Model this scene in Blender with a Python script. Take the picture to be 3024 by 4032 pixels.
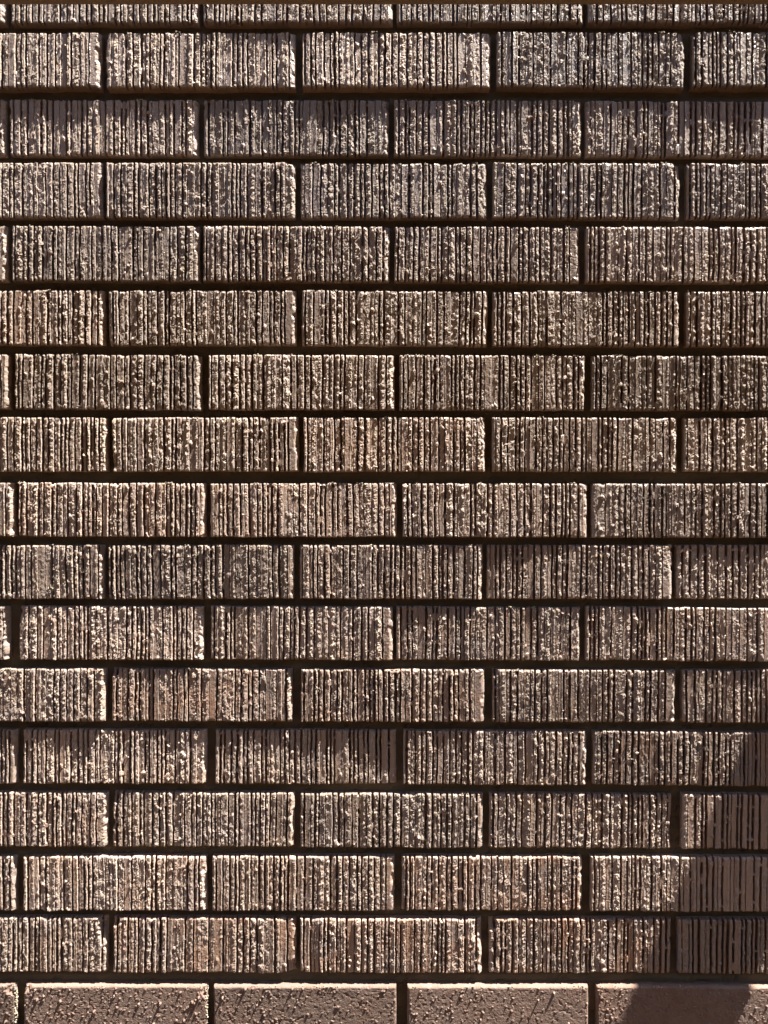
import bpy, math, random
import numpy as np

# ------------------------------------------------------------------ clean
for o in list(bpy.data.objects):
    bpy.data.objects.remove(o)
scene = bpy.context.scene
COL = scene.collection

# ------------------------------------------------------------------ camera
CAM_H = 1.60                     # height of the lens above the ground
CAM_D = 0.816                    # distance from the wall face
cam_d = bpy.data.cameras.new("camera")
cam = bpy.data.objects.new("camera", cam_d)
COL.objects.link(cam)
cam.location = (0.0, -CAM_D, CAM_H)
cam.rotation_euler = (math.radians(90 - 0.7), 0, 0)
cam_d.sensor_fit = 'VERTICAL'
cam_d.sensor_height = 24.0
cam_d.lens = 12.0 * 3031.0 / 2016.0
cam_d.clip_start = 0.01
cam_d.clip_end = 500.0
scene.camera = cam

# ------------------------------------------------------------------ light
OFF = math.radians(5.1)          # how far the sun stands out of the wall's plane
TILT = math.radians(24.0)        # lean of the light to the right of plumb
SUN = np.array([math.sin(TILT) * math.cos(OFF), -math.sin(OFF), math.cos(TILT) * math.cos(OFF)])
world = bpy.data.worlds.new("World")
scene.world = world
world.use_nodes = True
wn = world.node_tree
wn.nodes.clear()
sky = wn.nodes.new('ShaderNodeTexSky')
sky.sky_type = 'NISHITA'
sky.sun_disc = False
sky.sun_elevation = math.asin(SUN[2])
sky.sun_rotation = math.atan2(SUN[0], SUN[1])
bg = wn.nodes.new('ShaderNodeBackground')
bg.inputs['Strength'].default_value = 0.07
wo = wn.nodes.new('ShaderNodeOutputWorld')
wn.links.new(sky.outputs[0], bg.inputs[0])
wn.links.new(bg.outputs[0], wo.inputs[0])

sun_d = bpy.data.lights.new("sun", 'SUN')
sun_d.energy = 5.0
sun_d.angle = math.radians(0.53)
sun_d.color = (1.0, 0.95, 0.87)
sun = bpy.data.objects.new("sun", sun_d)
COL.objects.link(sun)
from mathutils import Vector
sun.rotation_euler = Vector(SUN).to_track_quat('Z', 'Y').to_euler()
sun.location = (1.5, -0.5, 5)

vs = scene.view_settings
vs.view_transform = 'Standard'
vs.look = 'None'
vs.gamma = 1.0
vs.use_curve_mapping = False
vs.exposure = 2.3

# ------------------------------------------------------------------ noise
_rs = np.random.RandomState(7)
TAB = _rs.rand(256, 256).astype(np.float32)


def vnoise(x, z, seed=0):
    x = np.asarray(x, np.float32) + seed * 17.31
    z = np.asarray(z, np.float32) + seed * 9.77
    xi = np.floor(x).astype(np.int64)
    zi = np.floor(z).astype(np.int64)
    fx = x - xi
    fz = z - zi
    fx = fx * fx * (3 - 2 * fx)
    fz = fz * fz * (3 - 2 * fz)
    a = TAB[xi & 255, zi & 255]
    b = TAB[(xi + 1) & 255, zi & 255]
    c = TAB[xi & 255, (zi + 1) & 255]
    d = TAB[(xi + 1) & 255, (zi + 1) & 255]
    return (a * (1 - fx) + b * fx) * (1 - fz) + (c * (1 - fx) + d * fx) * fz


# ------------------------------------------------------------------ materials
def new_mat(name):
    m = bpy.data.materials.new(name)
    m.use_nodes = True
    nt = m.node_tree
    nt.nodes.clear()
    out = nt.nodes.new('ShaderNodeOutputMaterial')
    p = nt.nodes.new('ShaderNodeBsdfPrincipled')
    nt.links.new(p.outputs[0], out.inputs[0])
    return m, nt, p


def N(nt, kind, **kw):
    n = nt.nodes.new(kind)
    for k, v in kw.items():
        if k in n.inputs.keys():
            n.inputs[k].default_value = v
        else:
            setattr(n, k, v)
    return n


def mix(nt, fac, a, b, blend='MIX'):
    n = nt.nodes.new('ShaderNodeMix')
    n.data_type = 'RGBA'
    n.blend_type = blend
    for sock, v in ((n.inputs[0], fac), (n.inputs[6], a), (n.inputs[7], b)):
        if isinstance(v, bpy.types.NodeSocket):
            nt.links.new(v, sock)
        elif isinstance(v, (int, float)):
            sock.default_value = v
        else:
            sock.default_value = (*v, 1.0)
    return n.outputs[2]


def ramp(nt, src, lo, hi):
    n = nt.nodes.new('ShaderNodeMapRange')
    n.inputs[1].default_value = lo
    n.inputs[2].default_value = hi
    nt.links.new(src, n.inputs[0])
    return n.outputs[0]


def noise_tex(nt, vec, scale, detail=3.0, rough=0.55):
    n = nt.nodes.new('ShaderNodeTexNoise')
    n.inputs['Scale'].default_value = scale
    n.inputs['Detail'].default_value = detail
    n.inputs['Roughness'].default_value = rough
    nt.links.new(vec, n.inputs['Vector'])
    return n.outputs['Fac']


def mul(nt, a, b):
    n = nt.nodes.new('ShaderNodeMath')
    n.operation = 'MULTIPLY'
    for s, v in ((n.inputs[0], a), (n.inputs[1], b)):
        if isinstance(v, bpy.types.NodeSocket):
            nt.links.new(v, s)
        else:
            s.default_value = v
    return n.outputs[0]


def bump(nt, p, h, dist, strength=1.0):
    b = nt.nodes.new('ShaderNodeBump')
    b.inputs['Distance'].default_value = dist
    b.inputs['Strength'].default_value = strength
    nt.links.new(h, b.inputs['Height'])
    nt.links.new(b.outputs[0], p.inputs['Normal'])


def brick_material(name, smooth=False):
    m, nt, p = new_mat(name)
    geo = nt.nodes.new('ShaderNodeNewGeometry')
    pos = geo.outputs['Position']
    info = nt.nodes.new('ShaderNodeObjectInfo')
    sep = nt.nodes.new('ShaderNodeSeparateColor')
    nt.links.new(info.outputs['Color'], sep.inputs[0])
    warm, light = sep.outputs[0], sep.outputs[1]
    big = noise_tex(nt, pos, 22.0, 3)
    mid = noise_tex(nt, pos, 95.0, 4, 0.6)
    fine = noise_tex(nt, pos, 620.0, 3, 0.6)
    # slip-coated face: grey brown to mauve brown
    c = mix(nt, ramp(nt, mid, 0.35, 0.65), (0.275, 0.203, 0.168), (0.198, 0.150, 0.136))
    c = mix(nt, ramp(nt, big, 0.38, 0.62), c, (0.255, 0.188, 0.145))
    if smooth:
        c = mix(nt, 0.75, c, (0.345, 0.215, 0.160))
    # fired orange flashes, stronger on some bricks
    c = mix(nt, mul(nt, ramp(nt, big, 0.40, 0.66), warm), c, (0.310, 0.165, 0.105))
    c = mix(nt, mul(nt, ramp(nt, mid, 0.50, 0.70), warm), c, (0.270, 0.140, 0.095))
    # iron speckle and pale bloom
    c = mix(nt, mul(nt, ramp(nt, fine, 0.60, 0.72), 0.55), c, (0.090, 0.065, 0.055))
    c = mix(nt, mul(nt, ramp(nt, fine, 0.42, 0.28), 0.45), c, (0.400, 0.340, 0.280))
    if not smooth:
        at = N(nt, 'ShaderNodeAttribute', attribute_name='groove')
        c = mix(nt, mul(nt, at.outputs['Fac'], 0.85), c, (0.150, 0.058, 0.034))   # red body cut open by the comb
        at2 = N(nt, 'ShaderNodeAttribute', attribute_name='crumb')
        c = mix(nt, mul(nt, at2.outputs['Fac'], 0.5), c, (0.350, 0.290, 0.235))
    # overall depth of the firing
    hs = nt.nodes.new('ShaderNodeHueSaturation')
    nt.links.new(c, hs.inputs['Color'])
    nt.links.new(light, hs.inputs['Value'])
    nt.links.new(hs.outputs[0], p.inputs['Base Color'])
    rr = nt.nodes.new('ShaderNodeMapRange')
    if smooth:
        nt.links.new(mid, rr.inputs[0])
    else:
        nt.links.new(at2.outputs['Fac'], rr.inputs[0])
    rr.inputs[1].default_value = 0.05
    rr.inputs[2].default_value = 0.55
    rr.inputs[3].default_value = 0.38 if not smooth else 0.5
    rr.inputs[4].default_value = 0.90
    nt.links.new(rr.outputs[0], p.inputs['Roughness'])
    p.inputs['IOR'].default_value = 1.8
    h = nt.nodes.new('ShaderNodeMath')
    h.operation = 'ADD'
    nt.links.new(noise_tex(nt, pos, 900.0, 4, 0.65), h.inputs[0])
    nt.links.new(mul(nt, noise_tex(nt, pos, 260.0, 3), 1.6), h.inputs[1])
    bump(nt, p, h.outputs[0], 0.00030 if not smooth else 0.00045)
    return m


def plain_material(name, c1, c2, scale, rough, bscale, bdist, stretch=None):
    m, nt, p = new_mat(name)
    tc = nt.nodes.new('ShaderNodeNewGeometry')
    vec = tc.outputs['Position']
    if stretch:
        mp = nt.nodes.new('ShaderNodeMapping')
        mp.inputs['Scale'].default_value = stretch
        nt.links.new(vec, mp.inputs[0])
        vec = mp.outputs[0]
    n = noise_tex(nt, vec, scale, 6, 0.62)
    c = mix(nt, ramp(nt, n, 0.32, 0.68), c1, c2)
    nt.links.new(c, p.inputs['Base Color'])
    p.inputs['Roughness'].default_value = rough
    bump(nt, p, noise_tex(nt, vec, bscale, 5, 0.65), bdist)
    return m


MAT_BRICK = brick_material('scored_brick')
MAT_SMOOTH = brick_material('smooth_brick', True)
MAT_MORTAR = plain_material('dark_mortar', (0.085, 0.060, 0.034), (0.118, 0.087, 0.052), 60, 0.9, 900, 0.0006, (0.35, 1, 1))
MAT_CRUMB = plain_material('dry_mortar_crumbs', (0.40, 0.35, 0.26), (0.30, 0.25, 0.19), 300, 0.9, 1500, 0.0004)
MAT_WOOD = plain_material('stained_timber', (0.19, 0.125, 0.055), (0.13, 0.085, 0.038), 25, 0.55, 160, 0.0006, (0.08, 1, 1))
MAT_GROUND = plain_material('sandy_paving', (0.155, 0.084, 0.035), (0.106, 0.058, 0.024), 9, 0.95, 120, 0.002)


# ------------------------------------------------------------------ mesh helpers
def mesh_from_arrays(name, V, quads, mats, tris=None, smooth=False):
    me = bpy.data.meshes.new(name)
    nv, nq = len(V), len(quads)
    me.vertices.add(nv)
    me.vertices.foreach_set('co', np.ascontiguousarray(V, np.float32).ravel())
    me.loops.add(nq * 4)
    me.loops.foreach_set('vertex_index', np.ascontiguousarray(quads, np.int32).ravel())
    me.polygons.add(nq)
    me.polygons.foreach_set('loop_start', np.arange(0, nq * 4, 4, dtype=np.int32))
    if smooth:
        me.polygons.foreach_set('use_smooth', np.ones(nq, bool))
    else:
        me.polygons.foreach_set('use_smooth', np.zeros(nq, bool))
    me.update(calc_edges=True)
    me.validate()
    me.materials.append(mats)
    return me


def set_attr(me, name, arr):
    a = me.attributes.new(name, 'FLOAT', 'POINT')
    a.data.foreach_set('value', np.ascontiguousarray(arr, np.float32).ravel())


def box_data(x0, x1, y0, y1, z0, z1, base=0):
    V = [(x0, y0, z0), (x1, y0, z0), (x1, y1, z0), (x0, y1, z0),
         (x0, y0, z1), (x1, y0, z1), (x1, y1, z1), (x0, y1, z1)]
    Q = [(0, 3, 2, 1), (4, 5, 6, 7), (0, 1, 5, 4), (1, 2, 6, 5), (2, 3, 7, 6), (3, 0, 4, 7)]
    return V, [tuple(i + base for i in q) for q in Q]


def face_block(name, PX, PZ, Hh, back, mat):
    """Closed block whose front is the relief Hh (mm, out of the wall) over the grid PX, PZ (mm)."""
    nz, nx = Hh.shape
    front = np.stack([PX, -Hh, PZ], -1).reshape(-1, 3)
    idx = np.arange(nz * nx).reshape(nz, nx)
    q = np.stack([idx[:-1, :-1], idx[:-1, 1:], idx[1:, 1:], idx[1:, :-1]], -1).reshape(-1, 4)
    ring = np.concatenate([idx[0, :-1], idx[:-1, -1], idx[-1, :0:-1], idx[:0:-1, 0]])
    n = len(ring)
    sk1 = front[ring].copy()
    sk1[:, 1] = np.maximum(sk1[:, 1] + 0.6, 7.6)
    sk2 = front[ring].copy()
    sk2[:, 1] = back
    V = np.concatenate([front, sk1, sk2])
    a = np.arange(n)
    b = (a + 1) % n
    o1 = nz * nx
    o2 = o1 + n
    s1 = np.stack([ring[b], ring[a], o1 + a, o1 + b], -1)
    s2 = np.stack([o1 + b, o1 + a, o2 + a, o2 + b], -1)
    Q = np.concatenate([q, s1, s2])
    return mesh_from_arrays(name, V * 0.001, Q, mat), n


def add_bumps(Hh, PX, PZ, X, Z, bumps, crumb=None):
    for (bx, bz, rx, rz, hh, sh, w) in bumps:
        i0, i1 = np.searchsorted(X, [bx - rx * 1.6, bx + rx * 1.6])
        j0, j1 = np.searchsorted(Z, [bz - rz * 1.6, bz + rz * 1.6])
        if i1 <= i0 or j1 <= j0:
            continue
        px = PX[j0:j1, i0:i1]
        pz = PZ[j0:j1, i0:i1]
        r2 = ((px - bx) / rx + sh * (pz - bz) / rz) ** 2 + ((pz - bz) / rz) ** 2
        prof = np.clip(1.25 - r2, 0, 1)
        prof = np.sqrt(prof) * (0.72 + 0.5 * TAB[:prof.shape[0], 40:40 + prof.shape[1]])
        sub = Hh[j0:j1, i0:i1]
        new = np.maximum(sub, prof * hh + sub * (1 - prof) * 0.999 if hh > 0 else sub)
        new = np.where(prof > 0.02, new, sub)
        Hh[j0:j1, i0:i1] = new
        if crumb is not None:
            crumb[j0:j1, i0:i1] = np.maximum(crumb[j0:j1, i0:i1], prof * w)


def scored_brick(seed, L, H, chips=(), rough=1.0):
    """Wire-scored facing brick: vertical comb grooves, ragged lips, torn lands, clinging crumbs. mm."""
    rs = np.random.RandomState(seed)
    # groove layout
    gs = []
    x = rs.uniform(2.5, 5.5)
    while x < L - 4.5:
        hair = rs.rand() < 0.27
        w = rs.uniform(0.9, 1.3) if hair else rs.uniform(2.3, 3.3)
        d = rs.uniform(1.6, 2.6) if hair else rs.uniform(4.6, 6.3)
        gs.append((x, w, d))
        x += rs.choice([rs.uniform(4.0, 5.2), rs.uniform(5.6, 7.5), rs.uniform(7.5, 9.2)], p=[0.36, 0.46, 0.18])
    xs, flo, bur, land, dep, jit = [], [], [], [], [], []

    def put(x, f=0, b=0.0, l=0, d=0.0, j=0.0):
        xs.append(x); flo.append(f); bur.append(b); land.append(l); dep.append(d); jit.append(j)

    prev = 0.0
    put(0.0, l=0)
    put(0.45, l=0)
    prev = 0.45
    for gi, (c, w, d) in enumerate(gs + [(L, 0, 0)]):
        last = gi == len(gs)
        a = c - w / 2 - 0.5 if not last else L - 0.45
        n = max(1, int(round((a - prev) / 0.95)))
        for k in range(1, n + 1):
            put(prev + (a - prev) * k / n, l=gi)
        if last:
            put(L, l=gi)
            break
        bl, br = rs.uniform(0.1, 1.0), rs.uniform(0.1, 1.0)
        put(c - w / 2 - 0.12, b=bl, l=gi, j=1)
        sd = rs.uniform(0.3, 0.5) if w < 1.5 else rs.uniform(0.4, 0.8)
        put(c - w / 2 - 0.12 + sd, f=0, l=gi, d=-sd * rs.uniform(1.4, 2.6), j=1)
        put(c - w / 2 + sd, f=1, l=gi, d=d, j=1)
        put(c + w / 2 - 0.08, f=1, l=gi + 1, d=d, j=-1)
        put(c + w / 2 + 0.12, b=br, l=gi + 1, j=-1)
        put(c + w / 2 + 0.55, l=gi + 1)
        prev = c + w / 2 + 0.55
    X = np.array(xs); flo = np.array(flo, float); bur = np.array(bur); land = np.array(land)
    dep = np.array(dep); jit = np.array(jit)
    Z = np.concatenate([[0, 0.45], np.linspace(1.4, H - 1.4, int((H - 2.8) / 1.14)), [H - 0.45, H]])
    GX, GZ = np.meshgrid(X, Z)
    nl = len(gs) + 1
    off = rs.normal(0, 0.33, nl)
    tlt = rs.normal(0, 0.05, nl)
    torn = np.where(rs.rand(nl) < 0.52, rs.uniform(0.45, 1.0, nl), rs.uniform(0.0, 0.18, nl)) * rough
    lcx = np.array([X[land == i].mean() if (land == i).any() else 0 for i in range(nl)])
    s = seed % 97
    base = off[land][None, :] + tlt[land][None, :] * (GX - lcx[land][None, :])
    base = base + 0.55 * (vnoise(GX / 55, GZ / 38, s) - 0.5)
    tm = torn[land][None, :] * np.clip(vnoise(GX / 9, GZ / 14, s + 3) * 2.2 - 0.35, 0, 1.25)
    n1 = vnoise(GX / 2.7, GZ / 4.0, s + 5)
    n2 = vnoise(GX / 1.4, GZ / 1.9, s + 7)
    n3 = vnoise(GX / 4.0, GZ / 7.5, s + 9)
    hgt = base + tm * (1.15 * (n1 - 0.45) + 0.55 * (n2 - 0.5) + 1.1 * (n3 - 0.5))
    hgt += 0.10 * (vnoise(GX / 2.4, GZ / 9, s + 11) - 0.5) + 0.07 * (n2 - 0.5)
    bead = np.clip(vnoise(GX / 3.0, GZ / 1.25, s + 13) * 1.5 - 0.38, 0, 1) * np.clip(vnoise(GX / 5, GZ / 9, s + 15) * 1.8 - 0.2, 0.1, 1)
    hgt += bur[None, :] * bead * 1.1
    # the comb drags clay to one side: a ragged raised strip along the right-hand lip of each land
    lmax = np.array([X[(land == i) & (flo == 0)].max() if ((land == i) & (flo == 0)).any() else 0 for i in range(nl)])
    lmin = np.array([X[(land == i) & (flo == 0)].min() if ((land == i) & (flo == 0)).any() else 0 for i in range(nl)])
    sw = np.minimum(rs.uniform(1.2, 4.2, nl), 0.70 * (lmax - lmin))
    shh = sw * rs.uniform(0.12, 0.36, nl) * np.where(rs.rand(nl) < 0.08, 0.25, 1.0)
    dx = lmax[land][None, :] - GX
    swn = np.maximum(sw[land][None, :] * (0.55 + 0.9 * vnoise(GX / 4, GZ / 2.6, s + 41)), 0.3)
    prof = np.where(dx < swn, 0.25 + 0.75 * dx / swn, np.clip(1 - (dx - swn) / 0.7, 0, 1))
    rag = 0.5 + 0.8 * np.clip(vnoise(GX / 6, GZ / 2.6, s + 43) * 1.5 - 0.25, 0, 1)
    hgt += shh[land][None, :] * prof * rag * rough
    grit = rs.rand(*GX.shape) - 0.5
    hgt += grit * (0.10 + 0.62 * np.clip(tm, 0, 1) + 0.50 * np.clip(prof * rag, 0, 1) * (shh[land][None, :] > 0.3))
    hgt += np.minimum(dep, 0)[None, :]
    dep = np.maximum(dep, 0)
    floor = -dep[None, :] + base * 0.5 + 0.5 * (vnoise(GX / 2, GZ / 3, s + 17) - 0.5)
    # here and there the comb skipped or the lips smeared over the cut
    smear = np.clip((vnoise(GX / 7.5, GZ / 5.0, s + 19) - 0.70) * 9, 0, 1)
    floor = floor * (1 - smear) + smear * (base - 0.25)
    hgt = np.where(flo[None, :] > 0, floor, hgt)
    PX = GX + 0.9 * (vnoise(GX / 26, GZ / 22, s + 21) - 0.5) + 0.55 * (vnoise(GX / 8, GZ / 6, s + 23) - 0.5)
    PX = PX + jit[None, :] * 0.36 * (vnoise(GX / 2, GZ / 1.3, s + 25) - 0.45)
    PZ = GZ + 1.0 * (vnoise(GX / 14, GZ / 30, s + 27) - 0.5) + 0.25 * (vnoise(GX / 2, GZ / 9, s + 28) - 0.5)
    crumb = np.clip(tm * 0.8 + 0.5 * (prof > 0.2) * (rag > 0.5), 0, 0.8) * (flo[None, :] == 0)
    bumps = []
    for _ in range(int(rs.uniform(34, 62) * rough)):
        r = rs.uniform(0.7, 1.7) * (1.35 if rs.rand() < 0.12 else 1)
        bx = rs.uniform(1, L - 1)
        if rs.rand() < 0.6 and gs:
            g = gs[rs.randint(len(gs))]
            bx = g[0] - g[1] / 2 - rs.uniform(0.0, 1.2)
        bumps.append((bx, H * rs.beta(0.8, 0.8), r, r * rs.uniform(0.8, 1.8), rs.uniform(0.45, 1.25) * (0.6 + 0.4 * r),
                      rs.uniform(-0.6, 0.6), rs.uniform(0, 1) ** 2))
    add_bumps(hgt, GX, GZ, X, Z, bumps, crumb)
    # arrises: small rounding, ragged nibbles, named chips
    ex = np.minimum(GX, L - GX)
    ez = np.minimum(GZ, H - GZ)
    nib = np.clip(vnoise(GX / 5, GZ / 5, s + 31) - 0.58, 0, 1) * 9
    hgt -= (0.8 + nib * 0.6) * np.clip(1 - ez / (1.3 + nib * 0.6), 0, 1) ** 1.6
    hgt -= (1.0 + nib) * np.clip(1 - GX / (1.8 + nib * 0.5), 0, 1) ** 2
    hgt -= (3.4 + nib) * np.clip(1 - (L - GX) / (3.0 + nib * 0.5 + 1.4 * vnoise(GX / 50, GZ / 9, s + 35)), 0, 1) ** 1.25
    for (cx, cz, rx, rz, dp) in chips:
        r = np.sqrt(((GX - cx) / rx) ** 2 + ((GZ - cz) / rz) ** 2) + 0.5 * (vnoise(GX / 2.5, GZ / 2.5, s + 33) - 0.5)
        hgt -= dp * np.clip(1.35 - r, 0, 1) ** 0.7
    hgt = np.maximum(hgt, -7.5)
    PX = PX - L / 2
    PZ = PZ - H / 2
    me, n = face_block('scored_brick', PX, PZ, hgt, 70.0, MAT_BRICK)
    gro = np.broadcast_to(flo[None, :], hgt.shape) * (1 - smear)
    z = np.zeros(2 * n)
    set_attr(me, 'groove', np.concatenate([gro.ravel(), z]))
    set_attr(me, 'crumb', np.concatenate([crumb.ravel(), z]))
    return me


def smooth_brick(seed, L, H, chips=(), knobs=8, step=0.7):
    rs = np.random.RandomState(seed)
    X = np.concatenate([[0, 0.3, 0.8], np.linspace(1.4, L - 1.4, int(L / step)), [L - 0.8, L - 0.3, L]])
    Z = np.concatenate([[0, 0.3, 0.8], np.linspace(1.4, H - 1.4, int(H / step)), [H - 0.8, H - 0.3, H]])
    GX, GZ = np.meshgrid(X, Z)
    s = seed % 89
    h = 0.5 * (vnoise(GX / 60, GZ / 40, s) - 0.5) + 0.16 * (vnoise(GX / 9, GZ / 9, s + 1) - 0.5)
    h += 0.11 * (vnoise(GX / 2.2, GZ / 2.2, s + 2) - 0.5) + 0.07 * (vnoise(GX / 0.9, GZ / 0.9, s + 3) - 0.5)
    pit = np.clip(vnoise(GX / 2.6, GZ / 2.2, s + 4) - 0.74, 0, 1) * 2.2
    h -= pit
    bumps = []
    for _ in range(340):
        r = rs.uniform(0.55, 1.25)
        bumps.append((rs.uniform(1, L - 1), rs.uniform(1, H - 1), r, r * rs.uniform(0.7, 1.2), (rs.rand() ** 2 * 0.75 + 0.08) * r + 0.06, rs.uniform(-.5, .5), 0))
    for _ in range(knobs):
        r = rs.uniform(0.9, 1.6)
        bumps.append((rs.uniform(4, L - 4), H * (1 - rs.rand() ** 1.4 * 0.9) - 2, r * 0.8, r, rs.uniform(1.1, 3.2), rs.uniform(-.4, .4), 0))
    add_bumps(h, GX, GZ, X, Z, bumps)
    ex = np.minimum(GX, L - GX)
    ez = np.minimum(GZ, H - GZ)
    wav = 0.8 + 0.8 * vnoise(GX / 8, GZ / 8, s + 6)
    h -= 1.6 * np.clip(1 - ez / (1.7 * wav), 0, 1) ** 2
    h -= 1.5 * np.clip(1 - ex / (1.8 * wav), 0, 1) ** 2
    for (cx, cz, rx, rz, dp) in chips:
        r = np.sqrt(((GX - cx) / rx) ** 2 + ((GZ - cz) / rz) ** 2) + 0.5 * (vnoise(GX / 2.5, GZ / 2.5, s + 33) - 0.5)
        h -= dp * np.clip(1.35 - r, 0, 1) ** 0.7
    PX = GX - L / 2 + 0.6 * (vnoise(GX / 20, GZ / 10, s + 8) - 0.5)
    PZ = GZ - H / 2 + 0.5 * (vnoise(GX / 15, GZ / 20, s + 9) - 0.5)
    me, n = face_block('smooth_brick', PX, PZ, h, 70.0, MAT_SMOOTH)
    return me


# ------------------------------------------------------------------ ground
V, Q = box_data(-60, 60, -60, 60, -0.3, 0.0)
me = mesh_from_arrays('ground', np.array(V), np.array(Q), MAT_GROUND)
ground = bpy.data.objects.new('ground', me)
COL.objects.link(ground)
ground['kind'] = 'structure'

# ------------------------------------------------------------------ the wall
wall = bpy.data.objects.new('brick_wall', None)
COL.objects.link(wall)
wall.location = (0, 0, 0)
wall['label'] = 'brown brick wall of vertically scored bricks with deeply raked dark mortar joints'
wall['category'] = 'wall'


def child(name, me, loc=(0, 0, 0)):
    o = bpy.data.objects.new(name, me)
    COL.objects.link(o)
    o.parent = wall
    o.location = loc
    return o


# courses: top, bottom (mm from the lens height), slope, ends of each brick (mm)
COURSES = [
    (562.0, 504.4, 0.0003, [-596.1, -398.4, -392.3, -194.9, -190.1, 9.3, 13.4, 209.9, 214.2, 411.3]),
    (494.3, 436.8, 0.0010, [-496.2, -297.8, -292.2, -92.8, -86.3, 112.5, 118.2, 316.8, 324.5, 522.9]),
    (424.1, 366.3, -0.0020, [-597.3, -399.3, -395.3, -196.2, -190.5, 5.4, 10.2, 208.5, 212.7, 410.2]),
    (357.8, 300.6, -0.0010, [-495.0, -297.1, -292.8, -93.2, -88.4, 109.3, 114.6, 313.1, 319.8, 517.5]),
    (291.2, 233.4, -0.0023, [-596.3, -398.2, -393.6, -194.7, -191.2, 6.2, 11.0, 207.3, 213.2, 410.5]),
    (223.6, 166.1, -0.0020, [-493.1, -295.3, -291.2, -92.6, -87.0, 110.0, 114.6, 313.2, 319.9, 517.5]),
    (155.8, 98.2, -0.0016, [-593.8, -396.6, -390.9, -193.2, -185.9, 11.6, 15.9, 213.9, 219.8, 417.0]),
    (89.9, 32.8, -0.0003, [-490.6, -293.4, -287.8, -90.4, -85.5, 107.8, 114.6, 312.0, 317.9, 514.8]),
    (20.4, -36.6, -0.0013, [-589.6, -392.3, -388.0, -189.3, -184.2, 14.3, 19.7, 216.5, 220.2, 417.3]),
    (-45.3, -102.5, 0.0000, [-495.1, -297.8, -293.2, -95.7, -90.0, 105.1, 109.4, 307.0, 311.5, 508.8]),
    (-111.1, -167.9, -0.0020, [-595.9, -399.8, -388.7, -192.1, -185.3, 9.7, 12.7, 209.6, 215.0, 411.7]),
    (-178.0, -233.9, -0.0023, [-493.6, -297.0, -290.5, -97.7, -88.8, 107.5, 115.6, 311.9, 318.1, 514.4]),
    (-244.1, -301.5, -0.0030, [-589.2, -392.7, -386.0, -190.0, -180.8, 13.5, 20.3, 217.3, 223.0, 419.5]),
    (-311.7, -369.7, -0.0036, [-493.0, -296.3, -291.1, -96.1, -89.8, 106.6, 112.8, 309.0, 319.3, 515.7]),
    (-379.4, -437.6, -0.0010, [-591.0, -394.1, -386.8, -189.9, -184.4, 11.6, 18.4, 212.9, 221.6, 418.2]),
    (-446.4, -504.5, -0.0030, [-494.0, -296.9, -290.6, -94.1, -90.0, 105.5, 112.5, 309.3, 315.0, 511.9]),
    (-516.9, -575.0, -0.0017, [-589.5, -394.1, -385.1, -189.2, -182.4, 13.6, 24.7, 218.7, 227.4, 422.8]),
]
# how far each brick stands proud at its left and right end (mm)
PROUD = {
    (9, 1): (-0.9, -0.2), (9, 3): (-2.4, 0.0), (9, 2): (-0.2, -0.4), (9, 4): (-2.0, -1.6),
    (10, 0): (-1.0, -1.0), (10, 1): (-1.6, -1.6), (10, 2): (-2.6, -1.2), (10, 3): (-3.3, -2.6), (10, 4): (-2.8, 0.3),
    (11, 0): (-1.2, -1.0), (11, 1): (-2.6, -2.3), (11, 2): (-2.0, -1.7), (11, 3): (-2.0, -2.2), (11, 4): (-2.4, -0.8),
    (12, 0): (-3.0, -3.2), (12, 1): (-3.2, -4.6), (12, 2): (-4.4, -6.2), (12, 3): (-4.4, -3.2), (12, 4): (-3.0, -2.6),
    (13, 0): (-3.0, -3.8), (13, 1): (-4.9, -4.2), (13, 2): (-3.9, -4.3), (13, 3): (-5.0, -5.0), (13, 4): (-3.4, -2.6),
    (14, 0): (-3.2, -3.2), (14, 1): (-3.4, -3.4), (14, 2): (-3.2, -4.2), (14, 3): (-3.6, -4.0), (14, 4): (-3.6, -3.0),
    (15, 0): (-3.4, -3.8), (15, 1): (-3.2, -3.6), (15, 2): (-3.2, -3.6), (15, 3): (-4.0, -4.6), (15, 4): (-4.0, -3.0),
}
ROW_PROUD = [0.9, 1.5, -0.5, 0.1, 0.3, -0.3, 0.0, 0.2, 0.4, 0, 0, 0, 0, 0, 0, 0, 0.4]
WARM = {(8, 1): .45, (8, 2): .35, (11, 1): .75, (11, 2): .45, (13, 0): .35, (15, 1): .65, (15, 2): .6, (15, 3): .75,
        (14, 3): .5, (12, 4): .5, (4, 2): .2, (7, 2): .3, (9, 3): .25, (10, 1): .3, (10, 3): .35, (16, 4): .9,
        (16, 3): .5, (16, 2): .45, (16, 0): .4, (14, 1): .3, (12, 1): .25, (13, 3): .3, (5, 0): .3, (9, 2): .25, (16, 1): .4}
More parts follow.
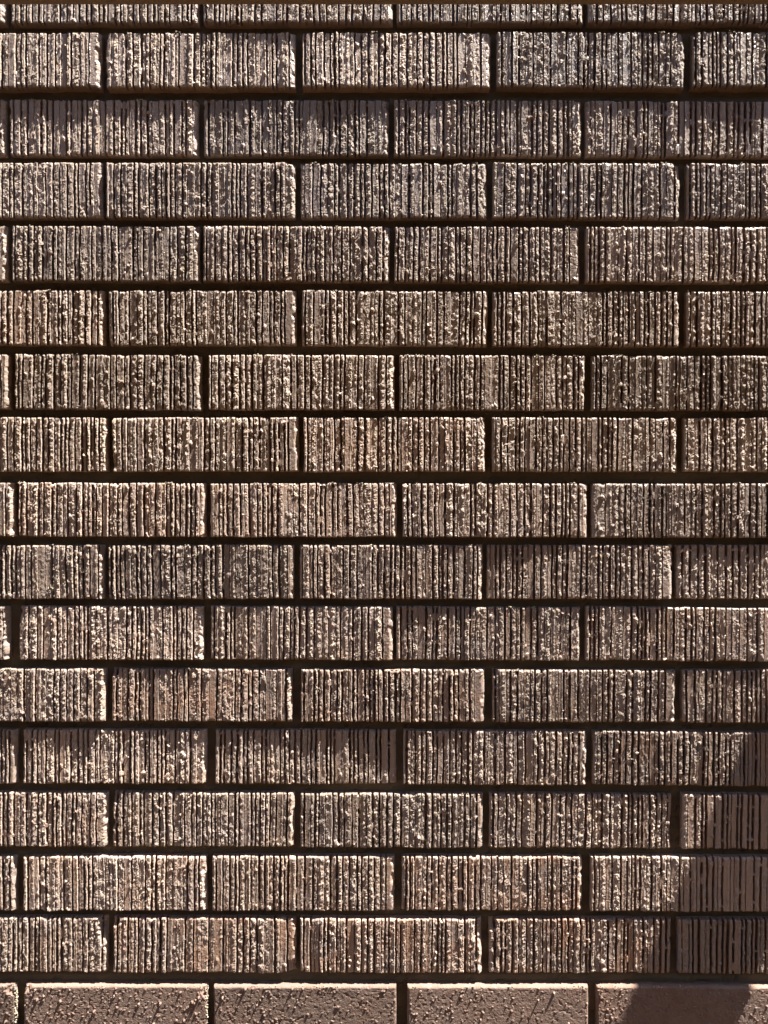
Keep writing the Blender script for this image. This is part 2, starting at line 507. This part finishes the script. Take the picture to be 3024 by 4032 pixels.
CHIPS = {  # (x from left, z from bottom, rx, rz, depth) mm
    (1, 0): [(198, 33, 4, 7, 4)], (1, 3): [(198, 55, 6, 7, 4)], (1, 4): [(0, 58, 5, 6, 4)],
    (2, 2): [(196, 55, 5, 5, 3)], (3, 3): [(199, 58, 8, 16, 5), (199, 20, 3, 8, 3)], (3, 1): [(199, 58, 8, 4, 4)],
    (4, 2): [(197, 56, 5, 4, 3)], (4, 3): [(197, 40, 4, 20, 3)], (5, 0): [(198, 16, 4, 14, 4)],
    (6, 1): [(198, 30, 4, 12, 3)], (6, 0): [(197, 38, 3, 20, 3)], (7, 1): [(198, 30, 5, 9, 3), (0, 10, 4, 8, 3)],
    (9, 0): [(197, 55, 6, 6, 4)], (10, 0): [(196, 40, 5, 20, 5)], (10, 1): [(0, 55, 4, 12, 4)],
    (11, 1): [(0, 56, 8, 6, 5), (193, 56, 6, 10, 5)], (11, 3): [(0, 55, 5, 5, 4)], (13, 1): [(0, 58, 7, 12, 5), (0, 25, 3, 5, 4)],
    (13, 3): [(196, 20, 4, 14, 3)], (15, 0): [(197, 58, 9, 20, 5)], (15, 1): [(196, 2, 10, 9, 6), (0, 55, 6, 5, 4)],
    (15, 2): [(195, 48, 7, 16, 5)], (15, 3): [(0, 55, 7, 8, 5)], (14, 3): [(0, 5, 6, 7, 4)],
    (16, 0): [(195, 55, 8, 6, 4)], (16, 1): [(0, 57, 6, 5, 4), (195, 55, 5, 8, 3)],
}
RS = np.random.RandomState(31)
pool, pool_smooth = [], []
placed = []          # face positions for crumbs


def put_brick(me, L, H, xc, zc, dl, dr, sl, lean, warm, light, flip=False, sc=(1, 1)):
    o = child('brick', me)
    o.location = (xc * 0.001, -(dl + dr) * 0.0005, CAM_H + zc * 0.001)
    yaw = -math.atan2(dr - dl, L)
    o.rotation_euler = (lean, -math.atan(sl), yaw + (0 if not flip else 0))
    o.scale = (sc[0], 1, sc[1])
    o.color = (warm, light, 0, 1)
    return o


for r, (zt, zb, sl, ends) in enumerate(COURSES):
    for b in range(len(ends) // 2):
        x0, x1 = ends[2 * b], ends[2 * b + 1]
        x0, x1 = x0 + 0.4, x1 - 0.4
        L, H = x1 - x0, zt - zb
        xc = (x0 + x1) / 2
        zc = (zt + zb) / 2 + sl * xc
        if (r, b) in PROUD:
            dl, dr = PROUD[(r, b)]
        else:
            e = RS.normal(0, 0.34)
            y = RS.normal(0, 0.30)
            dl, dr = ROW_PROUD[r] + e - y, ROW_PROUD[r] + e + y
        seed = 1000 + r * 13 + b * 7
        if r == 16:
            me = smooth_brick(seed, L, H, CHIPS.get((r, b), ()), knobs=[6, 15, 6, 5, 4][b])
            pool_smooth.append((me, L, H))
        else:
            me = scored_brick(seed, L, H, CHIPS.get((r, b), ()), rough=float(RS.uniform(0.75, 1.2)))
            pool.append((me, L, H))
        lean = math.radians(RS.normal(0.0, 0.40) + {0: -2.0, 1: -1.8, 2: 0.4}.get(r, 0.0))
        warm = WARM.get((r, b), abs(RS.normal(0, 0.08)) + 0.02 * max(0, r - 6))
        o = put_brick(me, L, H, xc, zc, dl, dr, sl + RS.normal(0, 0.0022), lean, warm, float(RS.uniform(0.86, 1.36)) * (0.50 if r >= 16 else 1))
        if r == 16:
            o['label'] = 'smooth gritty brick of the plain course below the scored ones'
        placed.append((r, b, x0, x1, zt, zb, sl, dl, dr))

# the wall goes on past the picture: more bricks of the same kinds
PITCH = 67.4
for r in range(-3, 20):
    if 0 <= r <= 16:
        zt, zb, sl, ends = COURSES[r]
        first, last = ends[0], ends[-1]
    else:
        zt = COURSES[0][0] - r * PITCH if r < 0 else COURSES[16][0] - (r - 16) * PITCH
        zb, sl = zt - 57.5, 0.0
        first = last = (-595.0 if r % 2 == 0 else -494.0)
    smooth = r >= 16
    spots = []
    if first == last:
        spots = [first - 203 * k for k in (1, 2)] + [first + 203 * k for k in range(0, 7)]
    else:
        spots = [first - 203 * k + 2 for k in (1, 2)] + [last + 6 + 203 * k for k in (0, 1)]
    for x0 in spots:
        me, L, H = (pool_smooth if smooth else pool)[RS.randint(len(pool_smooth if smooth else pool))]
        d = RS.normal(0, 0.4) + (ROW_PROUD[r] if 0 <= r <= 8 else (-2.5 if 9 <= r < 16 else 0.2))
        o = put_brick(me, L, H, x0 + L / 2, (zt + zb) / 2, d - 0.3, d + 0.3, 0, 0, abs(RS.normal(0, 0.15)), float(RS.uniform(0.86, 1.36)) * (0.50 if r >= 16 else 1),
                      sc=(min(1.02, 197 / L), min(1.0, 57.5 / H)))
        if smooth:
            o['label'] = 'smooth gritty brick of the plain course below the scored ones'
# far remainder of the same brickwork, plain blocks
V, Q = [], []
for r in range(-9, 24):
    zt = (COURSES[0][0] if r < 0 else COURSES[16][0] + 16 * PITCH) - r * PITCH
    if 0 <= r <= 16:
        zt = COURSES[r][0]
    zb = zt - 57.5
    if CAM_H + zb * 0.001 < 0.005:
        continue
    sh = -595.0 if r % 2 == 0 else -494.0
    for k in range(-9, 13):
        x0 = sh + 203 * k
        if -3 <= r < 20 and -2 <= k <= 6:
            continue
        v, q = box_data(x0 / 1000, (x0 + 196) / 1000, RS.normal(0, 0.0005), 0.07, CAM_H + zb / 1000, CAM_H + zt / 1000, len(V))
        V += v
        Q += q
me = mesh_from_arrays('brickwork', np.array(V), np.array(Q), MAT_BRICK)
o = child('far_brickwork', me)
o['kind'] = 'stuff'
o.color = (0.1, 0.95, 0, 1)

# raked mortar behind the faces, and the solid of the wall
xs = np.concatenate([np.linspace(-2.45, -0.62, 40)[:-1], np.linspace(-0.62, 0.62, 300), np.linspace(0.62, 2.45, 40)[1:]])
zs = np.concatenate([np.linspace(0.0, 0.95, 30)[:-1], np.linspace(0.95, 2.2, 340), np.linspace(2.2, 2.7, 16)[1:]])
MX, MZ = np.meshgrid(xs * 1000, zs * 1000)
mh = -9.2 + 1.6 * (vnoise(MX / 70, MZ / 12, 3) - 0.5) + 0.9 * (vnoise(MX / 18, MZ / 5, 5) - 0.5) + 0.5 * (vnoise(MX / 3, MZ / 3, 8) - 0.5)
# lower courses were laid a little further back
mh -= 2.2 * np.clip((CAM_H * 1000 - 60 - MZ) / 150, 0, 1) * np.clip((MZ - (CAM_H * 1000 - 512)) / 6, 0, 1)
pits = np.clip(vnoise(MX / 7, MZ / 4, 12) - 0.8, 0, 1) * 10
mh -= pits
me, n = face_block('mortar', MX, MZ, mh, 100.0, MAT_MORTAR)
child('mortar', me)

# ------------------------------------------------------------------ dry crumbs stuck to arrises and faces
ico_v = np.array([(0, 0, 1), (.89, 0, .45), (.28, .85, .45), (-.72, .53, .45), (-.72, -.53, .45), (.28, -.85, .45),
                  (.72, .53, -.45), (-.28, .85, -.45), (-.89, 0, -.45), (-.28, -.85, -.45), (.72, -.53, -.45), (0, 0, -1)])
ico_f = [(0, 1, 2), (0, 2, 3), (0, 3, 4), (0, 4, 5), (0, 5, 1), (1, 6, 2), (2, 7, 3), (3, 8, 4), (4, 9, 5), (5, 10, 1),
         (6, 7, 2), (7, 8, 3), (8, 9, 4), (9, 10, 5), (10, 6, 1), (11, 7, 6), (11, 8, 7), (11, 9, 8), (11, 10, 9), (11, 6, 10)]
V, F = [], []


def crumb(x, y, z, r):
    b = len(V)
    j = RS.uniform(0.65, 1.3, (12, 1))
    sc = RS.uniform(0.7, 1.3, 3)
    for p in ico_v * j * sc * r:
        V.append(((p[0] + x) * 0.001, (p[1] + y) * 0.001, CAM_H + (p[2] + z) * 0.001))
    F.extend([(a + b, c + b, d + b) for a, c, d in ico_f])


for (r, b, x0, x1, zt, zb, sl, dl, dr) in placed:
    for _ in range(RS.poisson(2.4)):                # little heaps on the top arris
        x = RS.uniform(x0 + 4, x1 - 4)
        d = dl + (dr - dl) * (x - x0) / (x1 - x0)
        for k in range(RS.randint(3, 8)):
            crumb(x + RS.normal(0, 2.2), -d + RS.uniform(-0.3, 1.2), zt + sl * x + RS.uniform(-1.0, 0.7), RS.uniform(0.35, 1.0))
for (r, b, x0, x1, zt, zb, sl, dl, dr) in placed:
    if r == 16 and b in (0, 1):                     # sandy mortar left on the right-hand ends
        for _ in range(170 if b == 0 else 70):
            z = zb + (zt - zb) * RS.rand() ** (0.8 if b == 0 else 0.5)
            crumb(x1 + RS.uniform(-1.5, 2.2 if b == 0 else 1.2), RS.uniform(0.4, 3.5), z, RS.uniform(0.4, 1.1))
    if r == 16:
        for _ in range(26):
            x = RS.uniform(x0 + 2, x1 - 2)
            crumb(x, RS.uniform(0.3, 2.5), zt + sl * x + RS.uniform(-0.8, 0.3), RS.uniform(0.3, 0.9))
    elif RS.rand() < 0.35:                          # a pinch of dirt caught in the grooves
        x = RS.uniform(x0 + 10, x1 - 10)
        z = RS.uniform(zb + 8, zt - 8)
        d = dl + (dr - dl) * (x - x0) / (x1 - x0)
        for _ in range(RS.randint(4, 11)):
            crumb(x + RS.normal(0, 2.5), -d + RS.uniform(-0.6, 0.8), z + RS.normal(0, 2), RS.uniform(0.35, 0.9))
me = bpy.data.meshes.new('crumbs')
me.from_pydata(V, [], F)
me.materials.append(MAT_CRUMB)
o = child('mortar_crumbs', me)
o['kind'] = 'stuff'


# ------------------------------------------------------------------ pergola timbers in front of the wall
def timber(name, x0, x1, y0, y1, z0, z1, label):
    import bmesh
    bm = bmesh.new()
    v, q = box_data(x0, x1, y0, y1, z0, z1)
    vs_ = [bm.verts.new(p) for p in v]
    for f in q:
        bm.faces.new([vs_[i] for i in f])
    bmesh.ops.bevel(bm, geom=list(bm.edges), offset=0.002, segments=2, affect='EDGES')
    me = bpy.data.meshes.new(name)
    bm.to_mesh(me)
    bm.free()
    me.materials.append(MAT_WOOD)
    o = bpy.data.objects.new(name, me)
    COL.objects.link(o)
    o['label'] = label
    o['category'] = 'beam'
    return o


ZB = CAM_H + 0.3300
timber('timber_beam', -2.4, 2.4, -0.390, -0.300, ZB, ZB + 0.14, 'long brown timber beam running along the wall just above the top course')
timber('timber_rafter', 0.687, 0.775, -0.2985, 0.004, ZB + 0.005, ZB + 0.095, 'short brown timber rafter between the brick wall and the long beam')

# ------------------------------------------------------------------ unseen clad wall behind the camera, added to block sky light
clad = bpy.data.objects.new('sky_blocker_wall', None)
COL.objects.link(clad)
clad.location = (0, -2.4, 0)
clad['label'] = 'added tall brown timber-clad wall behind the camera, blocking sky light'
clad['category'] = 'wall'
V, Q = box_data(-5.0, 5.0, -0.022, 0.0, 0.0, 0.146)
board = mesh_from_arrays('board', np.array(V), np.array(Q), MAT_WOOD)
for k in range(22):
    o = bpy.data.objects.new('board', board)
    COL.objects.link(o)
    o.parent = clad
    o.location = (0, 0, 0.002 + k * 0.150)
V, Q = box_data(-4.99, 4.99, -0.10, -0.024, 0.0, 3.30)
o = bpy.data.objects.new('backing', mesh_from_arrays('backing', np.array(V), np.array(Q), MAT_WOOD))
COL.objects.link(o)
o.parent = clad

roof = bpy.data.objects.new('sky_blocker_roof', None)  # unseen roof with rafters and posts, added to darken the ambient light
COL.objects.link(roof)
roof.location = (0, 0, 3.40)
roof['label'] = 'added brown boarded roof out of view, blocking sky light, open along the brick wall'
roof['category'] = 'roof'
V, Q = box_data(-5.0, 5.0, 0.0, 0.14, 0.0, 0.02)
rb = mesh_from_arrays('sky_blocker_board', np.array(V), np.array(Q), MAT_WOOD)
for k in range(8):
    o = bpy.data.objects.new('sky_blocker_board', rb)
    COL.objects.link(o)
    o.parent = roof
    o.location = (0, -1.70 + k * 0.15, 0)
for x in (-4.8, -3.2, -1.6, 0.0, 1.6, 3.2, 4.8):
    V, Q = box_data(x - 0.04, x + 0.04, -1.70, -0.51, -0.122, -0.002)
    o = bpy.data.objects.new('rafter', mesh_from_arrays('rafter', np.array(V), np.array(Q), MAT_WOOD))
    COL.objects.link(o)
    o.parent = roof
for x in (-4.8, 4.8):
    V, Q = box_data(x - 0.045, x + 0.045, -1.5, -1.41, -3.40, -0.124)
    o = bpy.data.objects.new('post', mesh_from_arrays('post', np.array(V), np.array(Q), MAT_WOOD))
    COL.objects.link(o)
    o.parent = roof

scene.render.engine = 'CYCLES'
scene.cycles.max_bounces = 6
scene.render.resolution_x = 768
scene.render.resolution_y = 1024
